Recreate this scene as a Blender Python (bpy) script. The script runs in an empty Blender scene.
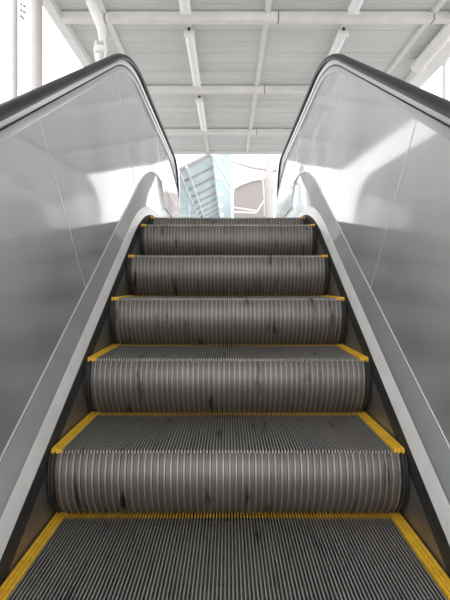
import bpy, bmesh, math, random
from mathutils import Vector, Matrix
random.seed(4)
PI = math.pi
C = bpy.context.scene.collection
S = bpy.context.scene
CZ = 2.6                     # camera height above the lower ground
F = 490.0                    # focal length in pixels of a 450x600 frame
SL = 0.573                   # slope of the flight
TH = math.atan(SL)
HF = 0.437                   # landing level relative to the camera
RUN, RISE = 0.355, 0.2035

# ---------------------------------------------------------------- materials
def mat(name, col, rough=0.5, metal=0.0, noise=None, bump=None, coat=0.0, spec=0.5, stretch=(1, 1, 1)):
    m = bpy.data.materials.new(name); m.use_nodes = True
    nt = m.node_tree; b = nt.nodes['Principled BSDF']
    b.inputs['Base Color'].default_value = (*col, 1)
    b.inputs['Roughness'].default_value = rough
    b.inputs['Metallic'].default_value = metal
    b.inputs['Coat Weight'].default_value = coat
    b.inputs['Coat Roughness'].default_value = 0.12
    b.inputs['Specular IOR Level'].default_value = spec
    tc = nt.nodes.new('ShaderNodeTexCoord')
    mp = nt.nodes.new('ShaderNodeMapping'); mp.inputs['Scale'].default_value = stretch
    nt.links.new(tc.outputs['Object'], mp.inputs['Vector'])
    if noise:
        sc, lo, hi = noise
        n = nt.nodes.new('ShaderNodeTexNoise'); n.inputs['Scale'].default_value = sc
        n.inputs['Detail'].default_value = 5
        r = nt.nodes.new('ShaderNodeValToRGB')
        r.color_ramp.elements[0].position = .3; r.color_ramp.elements[1].position = .7
        r.color_ramp.elements[0].color = (*[c*lo for c in col], 1)
        r.color_ramp.elements[1].color = (*[min(1, c*hi) for c in col], 1)
        nt.links.new(mp.outputs[0], n.inputs['Vector'])
        nt.links.new(n.outputs['Fac'], r.inputs['Fac'])
        nt.links.new(r.outputs['Color'], b.inputs['Base Color'])
    if bump:
        sc, st, ds = bump
        n = nt.nodes.new('ShaderNodeTexNoise'); n.inputs['Scale'].default_value = sc
        n.inputs['Detail'].default_value = 1
        bp = nt.nodes.new('ShaderNodeBump'); bp.inputs['Strength'].default_value = st
        bp.inputs['Distance'].default_value = ds
        nt.links.new(mp.outputs[0], n.inputs['Vector'])
        nt.links.new(n.outputs['Fac'], bp.inputs['Height'])
        nt.links.new(bp.outputs['Normal'], b.inputs['Normal'])
    return m

def steel_mat(name, col, rough, aniso=0.0):
    """brushed stainless sheet: gently wavy, roughness a little uneven"""
    m = mat(name, col, rough, 1.0, noise=(3.0, .94, 1.05), bump=(2.2, .12, .02))
    nt = m.node_tree; b = nt.nodes['Principled BSDF']
    tc = nt.nodes.new('ShaderNodeTexCoord')
    n = nt.nodes.new('ShaderNodeTexNoise'); n.inputs['Scale'].default_value = 2.0
    mr = nt.nodes.new('ShaderNodeMapRange')
    mr.inputs['From Min'].default_value = .3; mr.inputs['From Max'].default_value = .7
    mr.inputs['To Min'].default_value = rough*.75; mr.inputs['To Max'].default_value = rough*1.3
    nt.links.new(tc.outputs['Object'], n.inputs['Vector'])
    nt.links.new(n.outputs['Fac'], mr.inputs['Value'])
    nt.links.new(mr.outputs[0], b.inputs['Roughness'])
    b.inputs['Metallic'].default_value = .65
    b.inputs['Coat Weight'].default_value = 1.0; b.inputs['Coat Roughness'].default_value = .07
    b.inputs['Coat IOR'].default_value = 1.65
    return m

def step_mat(name, col, rough, dirt_edge):
    """cast aluminium with vertical grease streaks; heavier dirt at the ends"""
    m = bpy.data.materials.new(name); m.use_nodes = True
    nt = m.node_tree; b = nt.nodes['Principled BSDF']; L = nt.links.new
    b.inputs['Metallic'].default_value = .55; b.inputs['Roughness'].default_value = rough
    tc = nt.nodes.new('ShaderNodeTexCoord'); oi = nt.nodes.new('ShaderNodeObjectInfo')
    add = nt.nodes.new('ShaderNodeVectorMath'); add.operation = 'MULTIPLY_ADD'
    L(oi.outputs['Location'], add.inputs[0]); add.inputs[1].default_value = (7, 7, 7)
    L(tc.outputs['Object'], add.inputs[2])
    mp = nt.nodes.new('ShaderNodeMapping'); mp.inputs['Scale'].default_value = (34, 4, 7)
    L(add.outputs[0], mp.inputs['Vector'])
    n = nt.nodes.new('ShaderNodeTexNoise'); n.inputs['Scale'].default_value = 1.0; n.inputs['Detail'].default_value = 3
    L(mp.outputs[0], n.inputs['Vector'])
    r = nt.nodes.new('ShaderNodeValToRGB')
    r.color_ramp.elements[0].position = .24; r.color_ramp.elements[0].color = (.02, .018, .016, 1)
    r.color_ramp.elements[1].position = .37; r.color_ramp.elements[1].color = (*col, 1)
    e = r.color_ramp.elements.new(.75); e.color = (*[c*1.2 for c in col], 1)
    sep = nt.nodes.new('ShaderNodeSeparateXYZ'); L(tc.outputs['Object'], sep.inputs[0])
    ab = nt.nodes.new('ShaderNodeMath'); ab.operation = 'ABSOLUTE'; L(sep.outputs['X'], ab.inputs[0])
    mr = nt.nodes.new('ShaderNodeMapRange')
    mr.inputs['From Min'].default_value = .43; mr.inputs['From Max'].default_value = .495
    mr.inputs['To Min'].default_value = 0; mr.inputs['To Max'].default_value = dirt_edge
    L(ab.outputs[0], mr.inputs['Value'])
    sb = nt.nodes.new('ShaderNodeMath'); sb.operation = 'SUBTRACT'
    L(n.outputs['Fac'], sb.inputs[0]); L(mr.outputs[0], sb.inputs[1])
    L(sb.outputs[0], r.inputs['Fac']); L(r.outputs['Color'], b.inputs['Base Color'])
    return m

M = {
 'steel':   steel_mat('panel_steel', (.48, .482, .485), .54),
 'deck':    mat('deck_steel', (.37, .375, .38), .30, 1.0, noise=(6, .93, 1.05)),
 'edge':    mat('edge_aluminium', (.95, .95, .935), .38, .4, noise=(9, .93, 1.03)),
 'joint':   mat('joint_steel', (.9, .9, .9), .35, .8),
 'strip':   mat('guard_rubber', (.018, .018, .019), .6, noise=(40, .7, 1.6)),
 'skirt':   mat('skirt_steel', (.33, .305, .285), .42, .8, noise=(5, .8, 1.15)),
 'rubber':  mat('rail_rubber', (.016, .016, .021), .42, spec=.22, noise=(14, .8, 1.3)),
 'profile': mat('rail_profile_metal', (.40, .405, .41), .38, 1.0, noise=(5, .95, 1.04)),
 'gap':     mat('gap_black', (.01, .01, .01), .7, noise=(20, .8, 1.2)),
 'tread':   step_mat('tread_metal', (.19, .185, .178), .55, .04),
 'riser':   step_mat('riser_metal', (.165, .148, .138), .5, .13),
 'ridge':   step_mat('worn_ridge_metal', (.41, .40, .385), .45, .06),
 'rib':     step_mat('worn_rib_metal', (.30, .278, .26), .45, .13),
 'side':    mat('greasy_side_plastic', (.02, .02, .02), .6, noise=(30, .5, 3.0), stretch=(1, 1, .2)),
 'yellow':  mat('yellow_edge_plastic', (.98, .58, .04), .5, noise=(25, .8, 1.03)),
 'white':   mat('white_paint', (.80, .79, .78), .45, noise=(5, .94, 1.03)),
 'beam':    mat('beam_paint', (.76, .74, .72), .5, noise=(6, .9, 1.04)),
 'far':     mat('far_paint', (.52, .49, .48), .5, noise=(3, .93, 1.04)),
 'dark':    mat('dark_bracket', (.05, .05, .05), .6, noise=(12, .8, 1.2)),
 'lamp':    mat('lamp_diffuser', (.86, .86, .86), .35, noise=(4, .97, 1.02)),
 'concrete':mat('concrete_ground', (.48, .47, .46), .8, noise=(.8, .85, 1.1)),
 'tile':    mat('landing_floor_tile', (.40, .39, .38), .45, noise=(2, .85, 1.1)),
 'grey':    mat('grey_cladding', (.30, .27, .26), .7, noise=(.5, .9, 1.1)),
 'fabric':  mat('white_roof_sheet', (.92, .92, .92), .6, noise=(.6, .97, 1.02)),
}

def glass_mat(name, col, alpha):
    m = bpy.data.materials.new(name); m.use_nodes = True
    nt = m.node_tree; b = nt.nodes['Principled BSDF']
    nt.nodes.remove(b)
    out = nt.nodes['Material Output']
    d = nt.nodes.new('ShaderNodeBsdfPrincipled'); d.inputs['Roughness'].default_value = .12
    t = nt.nodes.new('ShaderNodeBsdfTransparent'); t.inputs['Color'].default_value = (.86, .94, .95, 1)
    n = nt.nodes.new('ShaderNodeTexNoise'); n.inputs['Scale'].default_value = .9
    tc = nt.nodes.new('ShaderNodeTexCoord'); nt.links.new(tc.outputs['Object'], n.inputs['Vector'])
    r = nt.nodes.new('ShaderNodeValToRGB')
    r.color_ramp.elements[0].color = (*[c*.85 for c in col], 1); r.color_ramp.elements[1].color = (*col, 1)
    nt.links.new(n.outputs['Fac'], r.inputs['Fac']); nt.links.new(r.outputs['Color'], d.inputs['Base Color'])
    mx = nt.nodes.new('ShaderNodeMixShader'); mx.inputs[0].default_value = alpha
    nt.links.new(t.outputs[0], mx.inputs[1]); nt.links.new(d.outputs[0], mx.inputs[2])
    nt.links.new(mx.outputs[0], out.inputs['Surface'])
    return m
M['glass'] = glass_mat('tinted_glass', (.66, .76, .78), .72)
M['glass2'] = glass_mat('frosted_glass', (.46, .57, .61), .85)

def roof_mat():
    m = bpy.data.materials.new('roof_sheet'); m.use_nodes = True
    nt = m.node_tree; L = nt.links.new; out = nt.nodes['Material Output']
    b = nt.nodes['Principled BSDF']; b.inputs['Roughness'].default_value = .45
    tc = nt.nodes.new('ShaderNodeTexCoord')
    mp = nt.nodes.new('ShaderNodeMapping'); mp.inputs['Scale'].default_value = (.25, 2.2, 1)
    L(tc.outputs['Object'], mp.inputs['Vector'])
    n = nt.nodes.new('ShaderNodeTexNoise'); n.inputs['Scale'].default_value = 1.6; n.inputs['Detail'].default_value = 4
    L(mp.outputs[0], n.inputs['Vector'])
    r = nt.nodes.new('ShaderNodeValToRGB')
    r.color_ramp.elements[0].position = .3; r.color_ramp.elements[0].color = (.58, .595, .578, 1)
    r.color_ramp.elements[1].position = .7; r.color_ramp.elements[1].color = (.71, .725, .708, 1)
    L(n.outputs['Fac'], r.inputs['Fac']); L(r.outputs['Color'], b.inputs['Base Color'])
    t = nt.nodes.new('ShaderNodeBsdfTranslucent'); t.inputs['Color'].default_value = (.64, .665, .635, 1)
    mx = nt.nodes.new('ShaderNodeMixShader'); mx.inputs[0].default_value = ROOF_T
    L(b.outputs[0], mx.inputs[1]); L(t.outputs[0], mx.inputs[2]); L(mx.outputs[0], out.inputs['Surface'])
    return m
ROOF_T = .22
M['roof'] = roof_mat()

# ---------------------------------------------------------------- object helpers
def link_mesh(name, bm, m, parent=None, smooth=None):
    bmesh.ops.recalc_face_normals(bm, faces=bm.faces[:])
    me = bpy.data.meshes.new(name); bm.to_mesh(me); bm.free()
    if m is not None: me.materials.append(m)
    if smooth is not None:
        me.polygons.foreach_set('use_smooth', [True]*len(me.polygons))
        me.set_sharp_from_angle(angle=math.radians(smooth))
    o = bpy.data.objects.new(name, me); C.objects.link(o)
    if parent is not None: o.parent = parent
    return o
def tag(o, label, cat, group=None, kind=None):
    o['label'] = label; o['category'] = cat
    if group: o['group'] = group
    if kind: o['kind'] = kind
    return o
def thing(name, label, cat, loc=(0, 0, 0), group=None):
    o = bpy.data.objects.new(name, None); C.objects.link(o); o.location = loc
    o.empty_display_size = .1
    return tag(o, label, cat, group)
def struct(o, label=None):
    o['kind'] = 'structure'
    if label: o['label'] = label
    return o
def dup(root):
    r = root.copy(); C.objects.link(r)
    for ch in list(root.children):
        c = ch.copy(); C.objects.link(c); c.parent = r
        for g in list(ch.children):
            d = g.copy(); C.objects.link(d); d.parent = c
    return r

def box(bm, x0, x1, y0, y1, z0, z1, bevel=0):
    v = [bm.verts.new((x, y, z)) for x in (x0, x1) for y in (y0, y1) for z in (z0, z1)]
    fs = [bm.faces.new([v[i] for i in q]) for q in
          ((0, 1, 3, 2), (4, 6, 7, 5), (0, 4, 5, 1), (2, 3, 7, 6), (0, 2, 6, 4), (1, 5, 7, 3))]
    if bevel:
        es = list({e for f in fs for e in f.edges})
        bmesh.ops.bevel(bm, geom=es, offset=bevel, segments=2, affect='EDGES', profile=.5)
def tube(bm, pts, rad, n=16, cap=True):
    pts = [Vector(p) for p in pts]; rings = []
    rads = rad if isinstance(rad, (list, tuple)) else [rad]*len(pts)
    up0 = None
    for i, p in enumerate(pts):
        t = (pts[min(i+1, len(pts)-1)] - pts[max(i-1, 0)]).normalized()
        if up0 is None:
            a = Vector((0, 0, 1)) if abs(t.z) < .9 else Vector((1, 0, 0))
        else: a = up0
        u = t.cross(a).normalized(); w = u.cross(t).normalized(); up0 = w
        rings.append([bm.verts.new(p + rads[i]*(math.cos(2*PI*k/n)*u + math.sin(2*PI*k/n)*w)) for k in range(n)])
    for a, b in zip(rings, rings[1:]):
        for k in range(n): bm.faces.new((a[k], a[(k+1) % n], b[(k+1) % n], b[k]))
    if cap: bm.faces.new(rings[0]); bm.faces.new(rings[-1])
def ball(bm, c, r, sc=(1, 1, 1)):
    bmesh.ops.create_uvsphere(bm, u_segments=20, v_segments=12, radius=r,
        matrix=Matrix.Translation(c) @ Matrix.Diagonal((*sc, 1)))
def sweep(bm, rings, closed=True):
    vs = [[bm.verts.new(p) for p in r] for r in rings]
    n = len(vs[0])
    for a, b in zip(vs, vs[1:]):
        for k in range(n if closed else n-1):
            bm.faces.new((a[k], a[(k+1) % n], b[(k+1) % n], b[k]))
    if closed: bm.faces.new(vs[0]); bm.faces.new(vs[-1])

# ---------------------------------------------------------------- escalator curve (D forward, h above the camera)
def prof(D, c, hflat=None, R=1.5):
    if hflat is None: hflat = HF + c
    a = -.463 - SL*1.376 + c
    Di = (hflat - a)/SL
    t = R*math.tan(TH/2)
    if D <= Di - t*math.cos(TH): return a + SL*D
    if D >= Di + t: return hflat
    return hflat - R + math.sqrt(max(0, R*R - (D - Di - t)**2))
Y0, Y1 = -.9, 5.35
DS = [Y0, .0, .8, 1.6, 2.2] + [2.3 + i*.06 for i in range(32)] + [4.4, 5.0, Y1]

# ---------------------------------------------------------------- balustrades
RC = .956                              # height of the rail's underside over the nosing line
RX = .600
PLH = .88                              # level of the plinth top on the landing
RN = .40                               # radius of the newel turn
def rail_path():
    pts = []
    for D in [Y0, -.4, .2, .8, 1.4, 2.0] + [2.3 + i*.05 for i in range(28)] + [4.0, 4.6]:
        pts.append((D, prof(D, RC)))
    ht = HF + RC; cD = 5.36
    for i in range(0, 25):
        a = PI/2 - PI*i/24
        pts.append((cD + RN*math.cos(a), ht - RN + RN*math.sin(a)))
    pts.append((5.1, ht - 2*RN)); pts.append((4.8, ht - 2*RN))
    return pts
RP = rail_path()
def rail_frames():
    fr = []
    for i, p in enumerate(RP):
        a, b = RP[max(i-1, 0)], RP[min(i+1, len(RP)-1)]
        t = Vector((b[0]-a[0], b[1]-a[1])).normalized()
        fr.append((Vector(p), Vector((-t.y, t.x))))
    return fr
RF = rail_frames()
def rail_sweep(bm, s, cs, stop=None):
    rings = []
    for p, n in RF[:stop]:
        rings.append([(s*(x), p.x + n.x*k, CZ + p.y + n.y*k) for x, k in cs])
    sweep(bm, rings)
TOPN = -.062
PX0, PX1 = .560, .612
def ptop(D):                            # panel top edge on the inclined/flat run
    return prof(D, RC + TOPN/math.cos(TH)*1.0, HF + RC + TOPN)
def pbot(D): return prof(D, .135, PLH, 1.9)
def pxz(h, lo, hi): return PX0 + (PX1 - PX0)*(h - lo)/(hi - lo)

def balustrade(s, side):
    t = thing('escalator_balustrade', f'brushed stainless steel escalator balustrade on the {side} of the steps', 'balustrade',
              (s*.6, 1.4, CZ-.9), 'escalator balustrades')
    inv = Matrix.Translation((-s*.6, -1.4, -(CZ-.9)))
    def part(name, bm, m, smooth=30, label=None):
        bmesh.ops.transform(bm, matrix=inv, verts=bm.verts[:])
        o = link_mesh(name, bm, m, t, smooth)
        if label: o['label'] = label
        return o
    # skirt panel (vertical, beside the steps)
    bm = bmesh.new()
    sweep(bm, [[(s*x, D, CZ + prof(D, c)) for x, c in ((.5035, -.50), (.5035, .0), (.512, .0), (.512, -.50))] for D in DS])
    part('skirt_panel', bm, M['skirt'], label='dark grey steel skirt plate')
    # black guard strip
    bm = bmesh.new()
    sweep(bm, [[(s*x, D, CZ + prof(D, c)) for x, c in ((.503, -.05), (.5012, -.04), (.5005, .0), (.5008, .028), (.512, .028), (.512, -.05))] for D in DS])
    part('guard_strip', bm, M['strip'], label='black rubber guard strip')
    # pale edge trim
    bm = bmesh.new()
    sweep(bm, [[(s*x, D, CZ + prof(D, c)) for x, c in ((.5005, .028), (.503, .040), (.517, .080), (.524, .080), (.524, .028))] for D in DS])
    part('edge_trim', bm, M['edge'], label='pale metal edge trim')
    # bevelled inner deck; on the landing it grows into a tall plinth
    bm = bmesh.new()
    rings = []
    for D in [d for d in DS if d <= 2.4201]:
        lo, hi = CZ + prof(D, .080), CZ + pbot(D)
        rings.append([(s*x, D, z) for x, z in ((.518, lo), (.523, lo+.008), (PX0+.001, hi-.008), (PX0+.006, hi), (.60, hi), (.60, lo))])
    sweep(bm, rings)
    part('deck', bm, M['deck'], label='satin steel bevelled deck')
    bm = bmesh.new(); rings = []
    for D in [d for d in DS if d >= 2.4199]:
        lo, hi = CZ + prof(D, .080), CZ + pbot(D)
        rings.append([(s*x, D, z) for x, z in ((.518, lo), (.523, lo+.008), (PX0+.001, hi-.008), (PX0+.006, hi), (.60, hi), (.60, lo))])
    sweep(bm, rings)
    part('plinth', bm, M['steel'], label='bright steel plinth under the landing panels')
    bm = bmesh.new()  # bright strip added to draw the highlight along the deck joint
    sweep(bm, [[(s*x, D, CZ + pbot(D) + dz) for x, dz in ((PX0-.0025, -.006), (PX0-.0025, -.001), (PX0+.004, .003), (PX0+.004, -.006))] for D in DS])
    part('deck_highlight', bm, M['joint'], label='thin bright strip added as the highlight line between deck and panels')
    # panels: (bottom D, top D) of each seam
    seams = [(-.45, -.75), (.87, .52), (1.925, 1.585), (2.97, 2.67), (4.16, 4.16)]
    for (b0, t0), (b1, t1) in zip(seams, seams[1:]):
        bm = bmesh.new(); rings = []
        n = 24
        for i in range(n+1):
            u = i/n; g = .0015
            db = (b0+g) + (b1-b0-2*g)*u; dt = (t0+g) + (t1-t0-2*g)*u
            hb, ht = pbot(db), ptop(dt)
            ring = []
            for k in range(7):
                w = k/6; ring.append((s*(PX0+(PX1-PX0)*w), db+(dt-db)*w, CZ+hb+(ht-hb)*w))
            for k in (6, 0):
                w = k/6; ring.append((s*(PX0+(PX1-PX0)*w+.012), db+(dt-db)*w, CZ+hb+(ht-hb)*w))
            rings.append(ring)
        sweep(bm, rings)
        part('side_panel', bm, M['steel'])
        # joint bead
        bm = bmesh.new()
        hb, ht = pbot(b1), ptop(t1)
        for q in (0,):
            ring = []
            for w in (0, 1):
                x, d, h = PX0+(PX1-PX0)*w, b1+(t1-b1)*w, hb+(ht-hb)*w
                ring.append([(s*(x-.0012), d-.0022, CZ+h), (s*(x-.0012), d+.0022, CZ+h), (s*(x+.004), d+.0022, CZ+h), (s*(x+.004), d-.0022, CZ+h)])
            sweep(bm, ring)
        part('panel_joint', bm, M['joint'], label='thin bright joint bead')
    # rounded end panel
    bm = bmesh.new()
    lo, hi = PLH, HF + RC + TOPN
    out = []
    d0 = 4.1615
    for D in (d0, 4.6): out.append((D, hi))
    cD = 5.36; r = RN + TOPN; hc = HF + RC - RN
    for i in range(0, 21):
        a = PI/2 - PI*i/20
        out.append((cD + r*math.cos(a), hc + r*math.sin(a)))
    lowest = hc - r
    out += [(5.2, lowest), (5.0, PLH if PLH < lowest else lowest), (d0, PLH if PLH < lowest else lowest)]
    def X(h): return PX0 + (PX1-PX0)*(h-lo)/(hi-lo)
    f0 = [bm.verts.new((s*X(h), D, CZ+h)) for D, h in out]
    f1 = [bm.verts.new((s*(X(h)+.012), D, CZ+h)) for D, h in out]
    bm.faces.new(f0); bm.faces.new(f1)
    for i in range(len(out)):
        j = (i+1) % len(out); bm.faces.new((f0[i], f0[j], f1[j], f1[i]))
    part('end_panel', bm, M['steel'])
    # upper mouldings under the rail
    bm = bmesh.new(); rail_sweep(bm, s, ((.606, -.066), (.603, -.060), (.603, -.036), (.622, -.036), (.622, -.066)))
    part('upper_moulding', bm, M['profile'], label='satin metal moulding above the panels')
    bm = bmesh.new(); rail_sweep(bm, s, ((.606, -.036), (.606, -.029), (.620, -.029), (.620, -.036)))
    part('shadow_gap', bm, M['gap'], label='black gap under the rail profile')
    bm = bmesh.new(); rail_sweep(bm, s, ((.602, -.029), (.598, -.024), (.594, .0), (.616, .0), (.620, -.029)))
    part('rail_profile', bm, M['profile'], label='bright metal handrail profile')
    # outer cladding down to the ground side
    bm = bmesh.new()
    sweep(bm, [[(s*x, D, CZ + prof(D, c)) for x, c in ((.625, -.75), (.625, .85), (.634, .85), (.634, -.75))] for D in DS[:-1]])
    part('outer_cladding', bm, M['deck'])
    # the rail itself
    bm = bmesh.new()
    hx = .0245
    cs = [(RX-hx+.010, -.006), (RX-hx+.002, -.001), (RX-hx, .010), (RX-hx+.002, .016), (RX-hx+.008, .022), (RX-.010, .0255),
          (RX, .0265), (RX+.010, .0255), (RX+hx-.008, .022), (RX+hx-.002, .016), (RX+hx, .010), (RX+hx-.002, -.001), (RX+hx-.010, -.006),
          (RX+hx-.012, .002), (RX-hx+.012, .002)]
    rail_sweep(bm, s, cs)
    o = link_mesh('escalator_handrail', bm, M['rubber'], None, 50)
    tag(o, f'black rubber moving handrail along the top of the {side} balustrade', 'handrail', 'escalator handrails')
balustrade(-1, 'left'); balustrade(1, 'right')

# ---------------------------------------------------------------- steps
def make_step():
    t = thing('escalator_step', '', 'step')
    NR = 106; half = .466; pitch = 2*half/NR; rw = pitch*.46
    bm = bmesh.new()
    cs = []
    for i in range(NR):
        x = -half + i*pitch
        cs += [(x, -.011), (x+.0008, -.0003), (x+.0014, 0), (x+rw-.0006, 0), (x+rw, -.0003), (x+rw+.0008, -.011)]
    cs += [(half, -.011), (half, -.03), (-half, -.03)]
    yb = .374
    a = [bm.verts.new((x, 0.0, z)) for x, z in cs]; b = [bm.verts.new((x, yb, z)) for x, z in cs]
    for i in range(len(cs)):
        j = (i+1) % len(cs); bm.faces.new((a[i], a[j], b[j], b[i]))
    # front ridge ends
    for i in range(NR):
        k = i*6; bm.faces.new((a[k], a[k+1], a[k+2], a[k+3], a[k+4], a[k+5])).material_index = 1
    for f in bm.faces:
        if all(v.co.z > -.001 for v in f.verts): f.material_index = 1
    tr = link_mesh('tread', bm, M['tread'], t); tr.data.materials.append(M['ridge'])
    bm = bmesh.new()
    box(bm, -half, half, yb, .404, -.03, -.011)
    link_mesh('tread_back_plate', bm, M['side'], t)
    bm = bmesh.new()
    for i in range(NR):
        x = -half + i*pitch; box(bm, x+.0006, x+rw+.0002, yb, .404, -.011, .0008)
    o = link_mesh('rear_yellow_edge', bm, M['yellow'], t); o['label'] = 'yellow toothed edge at the back of the tread'
    for s in (-1, 1):
        bm = bmesh.new()
        for k in range(3):
            x0 = .4675 + k*.0102
            box(bm, min(s*x0, s*(x0+.0085)), max(s*x0, s*(x0+.0085)), 0.0, .404, -.008, .0025 + .001*k, .0012)
        box(bm, min(s*.467, s*.498), max(s*.467, s*.498), 0.003, .404, -.012, -.004)
        o = link_mesh('side_yellow_edge', bm, M['yellow'], t); o['label'] = 'yellow ribbed side edge'
    # curved riser with vertical ribs
    P = [(0.0, -.009), (-.006, -.014), (-.014, -.028), (-.021, -.05), (-.0235, -.075), (-.0205, -.10), (-.012, -.13), (.008, -.16), (.034, -.188), (.054, -.2015), (.064, -.226)]
    N = []
    for i in range(len(P)):
        q0, q1 = P[max(0, i-1)], P[min(len(P)-1, i+1)]
        d = Vector((q1[0]-q0[0], q1[1]-q0[1])).normalized(); N.append((d.y, -d.x))
    NRi = 53; wid = .956; pi_ = wid/NRi
    xs = []
    for i in range(NRi):
        x = -wid/2 + i*pi_
        xs += [(x, 0), (x+pi_*.56, 0), (x+pi_*.64, .0045), (x+pi_*.90, .0045), (x+pi_*.98, 0)]
    xs.append((wid/2, 0))
    bm = bmesh.new(); rows = []
    for (y, z), (ny, nz) in zip(P, N):
        rows.append([bm.verts.new((x, y+ny*o_, z+nz*o_)) for x, o_ in xs])
    for r0, r1 in zip(rows, rows[1:]):
        for k in range(len(xs)-1):
            bm.faces.new((r0[k], r0[k+1], r1[k+1], r1[k])).material_index = 1 if k % 5 == 2 else 0
    # sides and back to make a solid shell
    bk = [[bm.verts.new((x, .075, z)) for x in (-wid/2, wid/2)] for y, z in P]
    for i in range(len(P)-1):
        bm.faces.new((rows[i][0], rows[i+1][0], bk[i+1][0], bk[i][0]))
        bm.faces.new((rows[i][-1], rows[i+1][-1], bk[i+1][1], bk[i][1]))
        bm.faces.new((bk[i][0], bk[i+1][0], bk[i+1][1], bk[i][1]))
    o = link_mesh('riser', bm, M['riser'], t, 25); o.data.materials.append(M['rib'])
    # dark greasy side guides beside the riser, with two ribs each
    for s in (-1, 1):
        bm = bmesh.new(); rings = []
        for (y, z), (ny, nz) in zip(P, N):
            rr = []
            for x, o_ in ((.478, -.004), (.4825, -.004), (.4835, .004), (.4875, .004), (.4885, -.006), (.494, -.006), (.495, .001), (.498, .001), (.4995, -.010)):
                rr.append((s*x, y+ny*o_, z+nz*o_))
            rr += [(s*.4995, .075, z), (s*.478, .075, z)]
            rings.append(rr)
        sweep(bm, rings)
        o = link_mesh('side_guide', bm, M['side'], t, 25); o['label'] = 'black greasy side guide of the riser'
    return t
labels = [
 'grey ribbed step just below the camera with yellow edges',
 'nearest grey ribbed step filling the bottom of the view, whole tread showing between yellow edges',
 'second grey step up, tall ribbed riser with dark stains above the lowest tread',
 'third grey step up, ribbed riser and thin foreshortened tread with yellow corners',
 'fourth grey step up, ribbed riser with only slivers of yellow at its top corners',
 'fifth grey step up, dark streaked riser with no tread visible',
 'sixth grey step up, dark ribbed riser just below the crest of the escalator',
 'topmost grey step, a thin ribbed band at the crest of the escalator']
st0 = make_step()
for i, k in enumerate(range(-1, 7)):
    o = st0 if i == 0 else dup(st0)
    D = 1.376 + RUN*(k-1)
    h = -.463 + RISE*(k-1)
    if k == 0: h += .005
    if k == 5: h -= .006
    if k == 6: h = HF
    o.location = (0, D, CZ+h)
    o['label'] = labels[i]; o['group'] = 'escalator steps'

bm = bmesh.new()
sweep(bm, [[(x, D, CZ + prof(D, c, HF-.226 + (c+.266))) for x, c in ((-.502, -.266), (.502, -.266), (.502, -.32), (-.502, -.32))] for D in DS if D < 3.75])
struct(link_mesh('floor_incline', bm, M['gap']))
# ---------------------------------------------------------------- ground, landing
bm = bmesh.new(); box(bm, -40, 40, -30, 60, -.2, 0)
struct(link_mesh('floor', bm, M['concrete']))
bm = bmesh.new()
box(bm, -.66, .66, 3.56, 6.0, CZ+HF-.15, CZ+HF-.002); box(bm, -7, 7, 6.0, 40, CZ+HF-.3, CZ+HF-.002)
box(bm, -7, -.66, 4.0, 6.0, CZ+HF-.3, CZ+HF-.002); box(bm, .66, 7, 4.0, 6.0, CZ+HF-.3, CZ+HF-.002)
struct(link_mesh('floor_landing', bm, M['tile']))

# ---------------------------------------------------------------- canopy
HB = CZ + 3.15
RX0, RX1, RE = -2.08, 3.03, 11.95
bm = bmesh.new(); box(bm, RX0, RX1, -6, RE, HB+.125, HB+.15)
for y in range(0, 60):
    yy = -6 + .30*y
    if yy < RE-.1: box(bm, RX0, RX1, yy, yy+.010, HB+.123, HB+.126)
struct(link_mesh('ceiling', bm, M['roof']))
beamlab = {1.49: None, 3.68: None}
names = [(-5.08, 'white cross beam of the canopy furthest behind the camera'), (-2.89, 'white cross beam of the canopy behind the camera'),
         (-.70, 'white cross beam of the canopy right above the camera'), (1.49, 'white cross beam of the canopy above the lower steps'),
         (3.68, 'white cross beam of the canopy above the crest of the steps'),
         (5.87, 'nearest white cross beam along the top of the view, above the lamp between the balustrades'),
         (8.04, 'middle white cross beam of the canopy, between the two long lamps'),
         (10.25, 'farthest white cross beam of the canopy, near its far end')]
for D, lab in names:
    bm = bmesh.new(); box(bm, RX0+.06, RX1-.06, D-.05, D+.05, HB, HB+.105, .008)
    t = thing('roof_beam', lab, 'beam', (0, D, HB), 'canopy cross beams')
    bmesh.ops.translate(bm, vec=(0, -D, -HB), verts=bm.verts[:])
    link_mesh('beam', bm, M['beam'], t)
    for xj in (-1.47, .6, 2.45):
        bm = bmesh.new(); box(bm, xj-.008, xj+.008, -.052, .052, -.002, .107)
        link_mesh('splice', bm, M['skirt'], t)
for x, lab in ((-1.47, 'white roof purlin left of the lamps, running back above the left balustrade'),
               (-.49, 'white roof purlin carrying the row of lamps left of centre'),
               (.47, 'bare white roof purlin right of centre'),
               (1.45, 'white roof purlin carrying lamps above the right balustrade'),
               (2.45, 'white roof purlin above the right handrail, beside the white pipe')):
    bm = bmesh.new()
    box(bm, x-.03, x+.03, -6, RE-.02, HB+.075, HB+.122)
    box(bm, x-.045, x-.03, -6, RE-.02, HB+.110, HB+.122)
    o = link_mesh('roof_purlin', bm, M['beam'])
    tag(o, lab, 'purlin', 'canopy purlins')
    
bm = bmesh.new(); box(bm, RX0-.03, RX0+.09, -6, RE, HB+.02, HB+.16, .01)
struct(link_mesh('trim_1', bm, M['white']))
bm = bmesh.new(); box(bm, RX1-.22, RX1+.03, -6, RE, HB-.02, HB+.16, .01)
struct(link_mesh('trim_2', bm, M['white']))
bm = bmesh.new(); box(bm, RX0-.03, RX1+.03, RE, RE+.08, HB+.05, HB+.17, .01)
struct(link_mesh('trim_3', bm, M['beam']))

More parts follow.
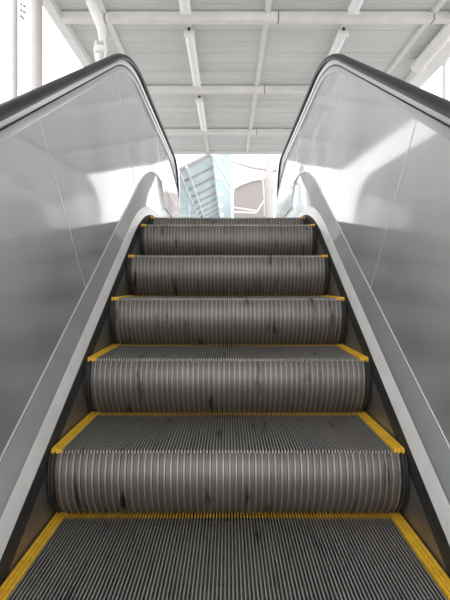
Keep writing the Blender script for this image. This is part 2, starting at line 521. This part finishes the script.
def lamp(x, y0, y1, lab):
    t = thing('ceiling_lamp', lab, 'lamp', (x, y0, HB), 'long lamps under the canopy')
    L_ = y1-y0
    bm = bmesh.new(); box(bm, -.045, .045, .02, L_-.02, .03, .075, .006); link_mesh('lamp_body', bm, M['white'], t)
    bm = bmesh.new()
    n = 10; rings = []
    for y in (.03, L_-.03):
        rings.append([(.062*math.cos(PI+PI*k/n), y, .03+.055*math.sin(PI+PI*k/n)) for k in range(n+1)])
    sweep(bm, rings); link_mesh('diffuser', bm, M['lamp'], t, 60)
    for y in (0, L_-.03):
        bm = bmesh.new(); box(bm, -.065, .065, y, y+.03, -.028, .06, .006); link_mesh('end_cap', bm, M['white'], t)
    for y in (-.03, L_+.01):
        bm = bmesh.new(); box(bm, -.012, .012, y+.01, y+.03, .04, .09); link_mesh('bracket', bm, M['dark'], t)
lamp(-.49, 4.15, 5.66, 'long white lamp cut by the top edge of the view, left of centre')
lamp(-.49, 6.15, 7.72, 'long white lamp between the nearest and middle cross beams, left of centre')
lamp(-.49, 8.36, 9.98, 'long white lamp between the middle and farthest cross beams')
lamp(1.45, 4.15, 5.66, 'long white lamp cut by the top edge of the view above the right handrail')
lamp(1.45, 6.15, 7.72, 'long white lamp half hidden behind the crest of the right balustrade')

# ---------------------------------------------------------------- columns and pipes
ZL = CZ + HF
def at(px, py, D): return Vector(((px-228)/F*D, D, CZ + (285-py)/F*D))
t = thing('roof_column', 'white round steel column left of the left handrail, thicker of the pair', 'column', (*at(37, 0, 5.1).xy, ZL), 'white columns at the left')
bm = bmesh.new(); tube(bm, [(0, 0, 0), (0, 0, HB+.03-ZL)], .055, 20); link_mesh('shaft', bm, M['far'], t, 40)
bm = bmesh.new(); box(bm, -.12, .12, -.12, .12, 0, .02, .003); link_mesh('base_plate', bm, M['white'], t)
t = thing('roof_column', 'thin white steel column at the far left edge of the view', 'column', (*at(14.5, 0, 5.1).xy, ZL), 'white columns at the left')
bm = bmesh.new(); tube(bm, [(0, 0, 0), (0, 0, HB+.03-ZL)], .03, 16); link_mesh('shaft', bm, M['far'], t, 40)
bm = bmesh.new(); box(bm, -.09, .09, -.09, .09, 0, .02, .003); link_mesh('base_plate', bm, M['white'], t)
# gusset plate between them with bolts
g0, g1 = at(17.5, 40, 5.1), at(32, 40, 5.1)
t = thing('gusset_plate', 'white plate with dark bolts joining the two columns at the left', 'plate', (g0.x, 5.1, ZL+1.6))
bm = bmesh.new(); box(bm, 0, g1.x-g0.x, -.006, .006, 0, HB+.03-ZL-1.6); link_mesh('plate', bm, M['white'], t)
for px, py in ((21, 4), (24, 6), (21, 10), (24, 12), (21, 16), (23, 18)):
    p = at(px, py, 5.09); bm = bmesh.new()
    bmesh.ops.create_cone(bm, cap_ends=True, segments=10, radius1=.012, radius2=.01, depth=.014,
        matrix=Matrix.Translation((p.x-g0.x, -.012, p.z-ZL-1.6)) @ Matrix.Rotation(PI/2, 4, 'X'))
    link_mesh('bolt', bm, M['skirt'], t)
# bent strut on the left
D = 5.3
t = thing('roof_strut', 'white bent pipe strut with a clevis joint above the left handrail', 'strut', tuple(at(100, 62, D)), None)
o_ = at(100, 62, D)
def loc(px, py, d=D): return at(px, py, d) - o_
bm = bmesh.new(); tube(bm, [loc(84, -22), loc(91, 2), loc(97, 16), loc(101.5, 28), loc(102.5, 36), loc(102, 42)], [.054, .054, .053, .05, .045, .03], 18)
link_mesh('upper_pipe', bm, M['white'], t, 40)
bm = bmesh.new(); ball(bm, loc(100.5, 49), .06, (1.15, .9, .7)); link_mesh('joint', bm, M['white'], t, 40)
for dx in (-.045, .045):
    bm = bmesh.new(); a = loc(100.5, 49) + Vector((dx, 0, 0))
    tube(bm, [a+Vector((0, 0, .085)), a+Vector((dx*.35, 0, 0)), a+Vector((0, 0, -.12))], .014, 8); link_mesh('fork', bm, M['white'], t, 40)
bm = bmesh.new(); b0 = loc(99, 54); tube(bm, [b0, loc(97, 75), loc(92, 200), loc(92, 200)*1.0 + Vector((0, 0, ZL - at(92, 200, D).z))], .03, 12)
link_mesh('lower_rod', bm, M['white'], t, 40)
# right: pipe along the eave with ball end, and drain pipe
p0, p1 = at(450, 29, 2.75*F/222), at(418, 66, 2.75*F/190)
t = thing('eave_pipe', 'thick white horizontal pipe with a round end under the right eave', 'pipe', tuple(p1))
bm = bmesh.new(); d = (p0-p1); tube(bm, [(0, 0, 0), d*1.0, d*4.0], .085, 20); link_mesh('pipe', bm, M['white'], t, 40)
bm = bmesh.new(); ball(bm, (0, -.02, 0), .115, (1, .75, 1)); link_mesh('end_cap', bm, M['beam'], t, 40)
bm = bmesh.new(); tube(bm, [(0, 0, 0), (0, 0, HB+.12-p1.z)], .02, 10); link_mesh('hanger', bm, M['white'], t, 40)
D = 7.0
q = at(446, 60, D)
t = thing('drain_pipe', 'white vertical drainpipe with a bent top at the right edge of the view', 'pipe', (q.x, q.y, ZL))
bm = bmesh.new()
z1 = q.z-ZL
tube(bm, [(0, 0, 0), (0, 0, z1), (.0, .0, z1+.06), (-.02, -.02, z1+.14), (-.07, -.05, z1+.19), (-.12, -.08, z1+.20)], .045, 14)
link_mesh('pipe', bm, M['white'], t, 40)
bm = bmesh.new(); tube(bm, [(0, 0, z1-.06), (0, 0, z1+.0)], .06, 14); link_mesh('collar', bm, M['beam'], t, 40)
bm = bmesh.new(); ball(bm, (-.12, -.08, z1+.20), .065); link_mesh('socket', bm, M['white'], t, 40)

# ---------------------------------------------------------------- beyond the landing: glazed canopy with bars and round lamps
EH = 3.45
gx1, gx0 = -.42, -1.28
t = thing('glazed_canopy', 'sloped pale glass canopy with diagonal bars beyond the top of the escalator', 'canopy', (-.7, 13.0, ZL))
def gl(x, y, h): return (x+.7, y-13.0, CZ+h-ZL)
def roofh(x): return EH + (x-gx1)*.5
bm = bmesh.new()
sweep(bm, [[gl(x, y, roofh(x)+dz) for x, dz in ((gx0, 0), (gx1, 0), (gx1, .012), (gx0, .012))] for y in (12.7, 26)])
link_mesh('glass_roof', bm, M['glass'], t)
y = 12.9
while y < 26:
    bm = bmesh.new()
    sweep(bm, [[gl(x, y+dy, roofh(x)+dz) for dy, dz in ((-.035, -.07), (.035, -.07), (.035, 0), (-.035, 0))] for x in (gx0, gx1)])
    link_mesh('rafter', bm, M['far'], t); y += 1.30
for x in (gx0, gx0+.2, gx1):
    bm = bmesh.new()
    sweep(bm, [[gl(x+dx, y, roofh(x)+dz) for dx, dz in ((-.025, -.10), (.025, -.10), (.025, -.03), (-.025, -.03))] for y in (12.7, 26)])
    link_mesh('side_rail', bm, M['white'], t)
bm = bmesh.new()
sweep(bm, [[gl(x, y, h) for x, h in ((gx0-.01, HF), (gx0-.01, roofh(gx0)), (gx0+.005, roofh(gx0)), (gx0+.005, HF))] for y in (12.8, 26)])
link_mesh('glass_side', bm, M['glass2'], t)
for y in (12.75, 16.0, 19.4, 23):
    bm = bmesh.new(); p = gl(gx0-.02, y, HF)
    box(bm, p[0]-.04, p[0]+.04, p[1]-.04, p[1]+.04, 0, CZ+roofh(gx0)-ZL); link_mesh('post', bm, M['white'], t)
for D in (13.0, 15.5, 18.3, 21.0, 23.8):
    bm = bmesh.new(); ball(bm, (0, 0, -.03), .10 if D < 17 else .12, (1, .6, 1))
    t2 = thing('round_lamp', 'white round lamp along the right edge of the glass canopy', 'lamp', (gx1+.09, D, CZ+EH-.04), 'round lamps on the glass canopy')
    link_mesh('globe', bm, M['lamp'], t2, 60)
    bm = bmesh.new(); tube(bm, [(-.06, 0, .0), (-.02, 0, -.02)], .02, 8); link_mesh('stem', bm, M['white'], t2, 60)
# pale glass wall
DSC = 26.6
sx0, sx1 = at(211, 200, DSC).x, at(231.5, 200, DSC).x
O = Vector(((sx0+sx1)/2, DSC, ZL))
t = thing('glass_screen', 'pale blue glass screen right of the slatted glass canopy', 'glass screen', tuple(O))
hw = (sx1-sx0)/2; hh = CZ + 131/F*DSC - ZL
bm = bmesh.new(); box(bm, -hw, hw, -.02, .02, 0, hh); link_mesh('pane', bm, M['glass2'], t)
for pa, pb in (((216, 158), (231.5, 186)), ((219, 172), (231.5, 194))):
    p, q = at(*pa, DSC-.06), at(*pb, DSC-.06); bm = bmesh.new()
    tube(bm, [p-O, q-O], .06, 8); link_mesh('brace', bm, M['white'], t, 40)
bm = bmesh.new(); box(bm, hw-.04, hw+.04, -.05, .05, 0, hh); link_mesh('edge_post', bm, M['white'], t)

# white frame column with curved knee
D = 14.0
def fr(px, py, d=D): return at(px, py, d) - Vector((at(269, 0, D).x, D, ZL))
t = thing('portal_column', 'white column with curved knee and beam beyond the landing, left of the right balustrade', 'column', (at(269, 0, D).x, D, ZL))
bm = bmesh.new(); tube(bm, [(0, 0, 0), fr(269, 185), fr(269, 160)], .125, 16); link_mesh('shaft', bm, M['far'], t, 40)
bm = bmesh.new()
tube(bm, [fr(265, 216), fr(264, 190), fr(263, 181), fr(260, 177.5), fr(253, 176), fr(245, 175.5)], .025, 10); link_mesh('knee_pipe', bm, M['white'], t, 40)
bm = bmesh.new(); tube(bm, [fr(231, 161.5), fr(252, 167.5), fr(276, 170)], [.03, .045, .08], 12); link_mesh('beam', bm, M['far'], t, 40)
bm = bmesh.new(); tube(bm, [fr(231, 212), fr(256, 213), fr(264, 201)], .03, 8); link_mesh('brace', bm, M['white'], t, 40)
bm = bmesh.new(); tube(bm, [fr(231, 207), fr(256, 211)], .025, 8); link_mesh('rail', bm, M['white'], t, 40)
bm = bmesh.new(); tube(bm, [fr(279, 155), fr(277, 190), Vector((fr(278, 217).x, 0, 0))], .06, 12); link_mesh('side_pipe', bm, M['white'], t, 40)
# white roof wing behind it
D2 = 18.0
t = thing('white_roof_wing', 'bright white roof wing seen under the end of the canopy', 'roof', tuple(at(262, 165, D2)))
o_ = at(262, 165, D2); bm = bmesh.new()
pl = [(243, 164), (266, 151), (282, 153), (283, 168), (262, 168)]
va = [bm.verts.new(at(x, y, D2 - (y-151)*.03) - o_) for x, y in pl]; vb = [bm.verts.new(at(x, y, D2 - (y-151)*.03) - o_ + Vector((0, .4, .05))) for x, y in pl]
bm.faces.new(va); bm.faces.new(vb)
for i in range(5): bm.faces.new((va[i], va[(i+1) % 5], vb[(i+1) % 5], vb[i]))
link_mesh('sheet', bm, M['fabric'], t)
# grey building mass
D3 = 24.0
t = thing('distant_building', 'flat grey building side with a slanted roof line far beyond the landing', 'building', (at(248, 0, D3).x, D3, ZL))
o_ = Vector((at(248, 0, D3).x, D3, ZL)); bm = bmesh.new()
pl = [(234, 188.8), (240, 185.5), (252, 181), (266, 178.5)]
top = [at(x, y, D3) - o_ for x, y in pl]
fr_ = [bm.verts.new(p) for p in top] + [bm.verts.new((top[-1].x, 0, 0)), bm.verts.new((top[0].x, 0, 0))]
bk = [bm.verts.new(v.co + Vector((0, 4, 0))) for v in fr_]
bm.faces.new(fr_); bm.faces.new(bk)
for i in range(6): bm.faces.new((fr_[i], fr_[(i+1) % 6], bk[(i+1) % 6], bk[i]))
link_mesh('wall', bm, M['grey'], t)
bm = bmesh.new(); tube(bm, [p + Vector((0, -.05, .05)) for p in top], .09, 8); link_mesh('roof_edge', bm, M['white'], t, 40)

# ---------------------------------------------------------------- light
w = bpy.data.worlds.new('World'); S.world = w; w.use_nodes = True
nt = w.node_tree; bg = nt.nodes['Background']
tc = nt.nodes.new('ShaderNodeTexCoord'); sep = nt.nodes.new('ShaderNodeSeparateXYZ')
nt.links.new(tc.outputs['Generated'], sep.inputs[0])
r = nt.nodes.new('ShaderNodeValToRGB')
r.color_ramp.elements[0].position = 0; r.color_ramp.elements[0].color = (1, .985, .97, 1)
r.color_ramp.elements[1].position = 1; r.color_ramp.elements[1].color = (.95, .965, 1, 1)
nt.links.new(sep.outputs['Z'], r.inputs['Fac']); nt.links.new(r.outputs['Color'], bg.inputs['Color'])
bg.inputs['Strength'].default_value = 2.85

cam = bpy.data.cameras.new('Camera'); co = bpy.data.objects.new('Camera', cam); C.objects.link(co)
cam.sensor_fit = 'HORIZONTAL'; cam.sensor_width = 36; cam.lens = 36*F/450
cam.clip_start = .02; cam.clip_end = 300
cam.shift_y = -15/450; cam.shift_x = -3/450
co.location = (0, 0, CZ); co.rotation_euler = (PI/2, 0, 0)
S.camera = co
S.view_settings.view_transform = 'Standard'
S.view_settings.look = 'None'
S.view_settings.exposure = 0.0
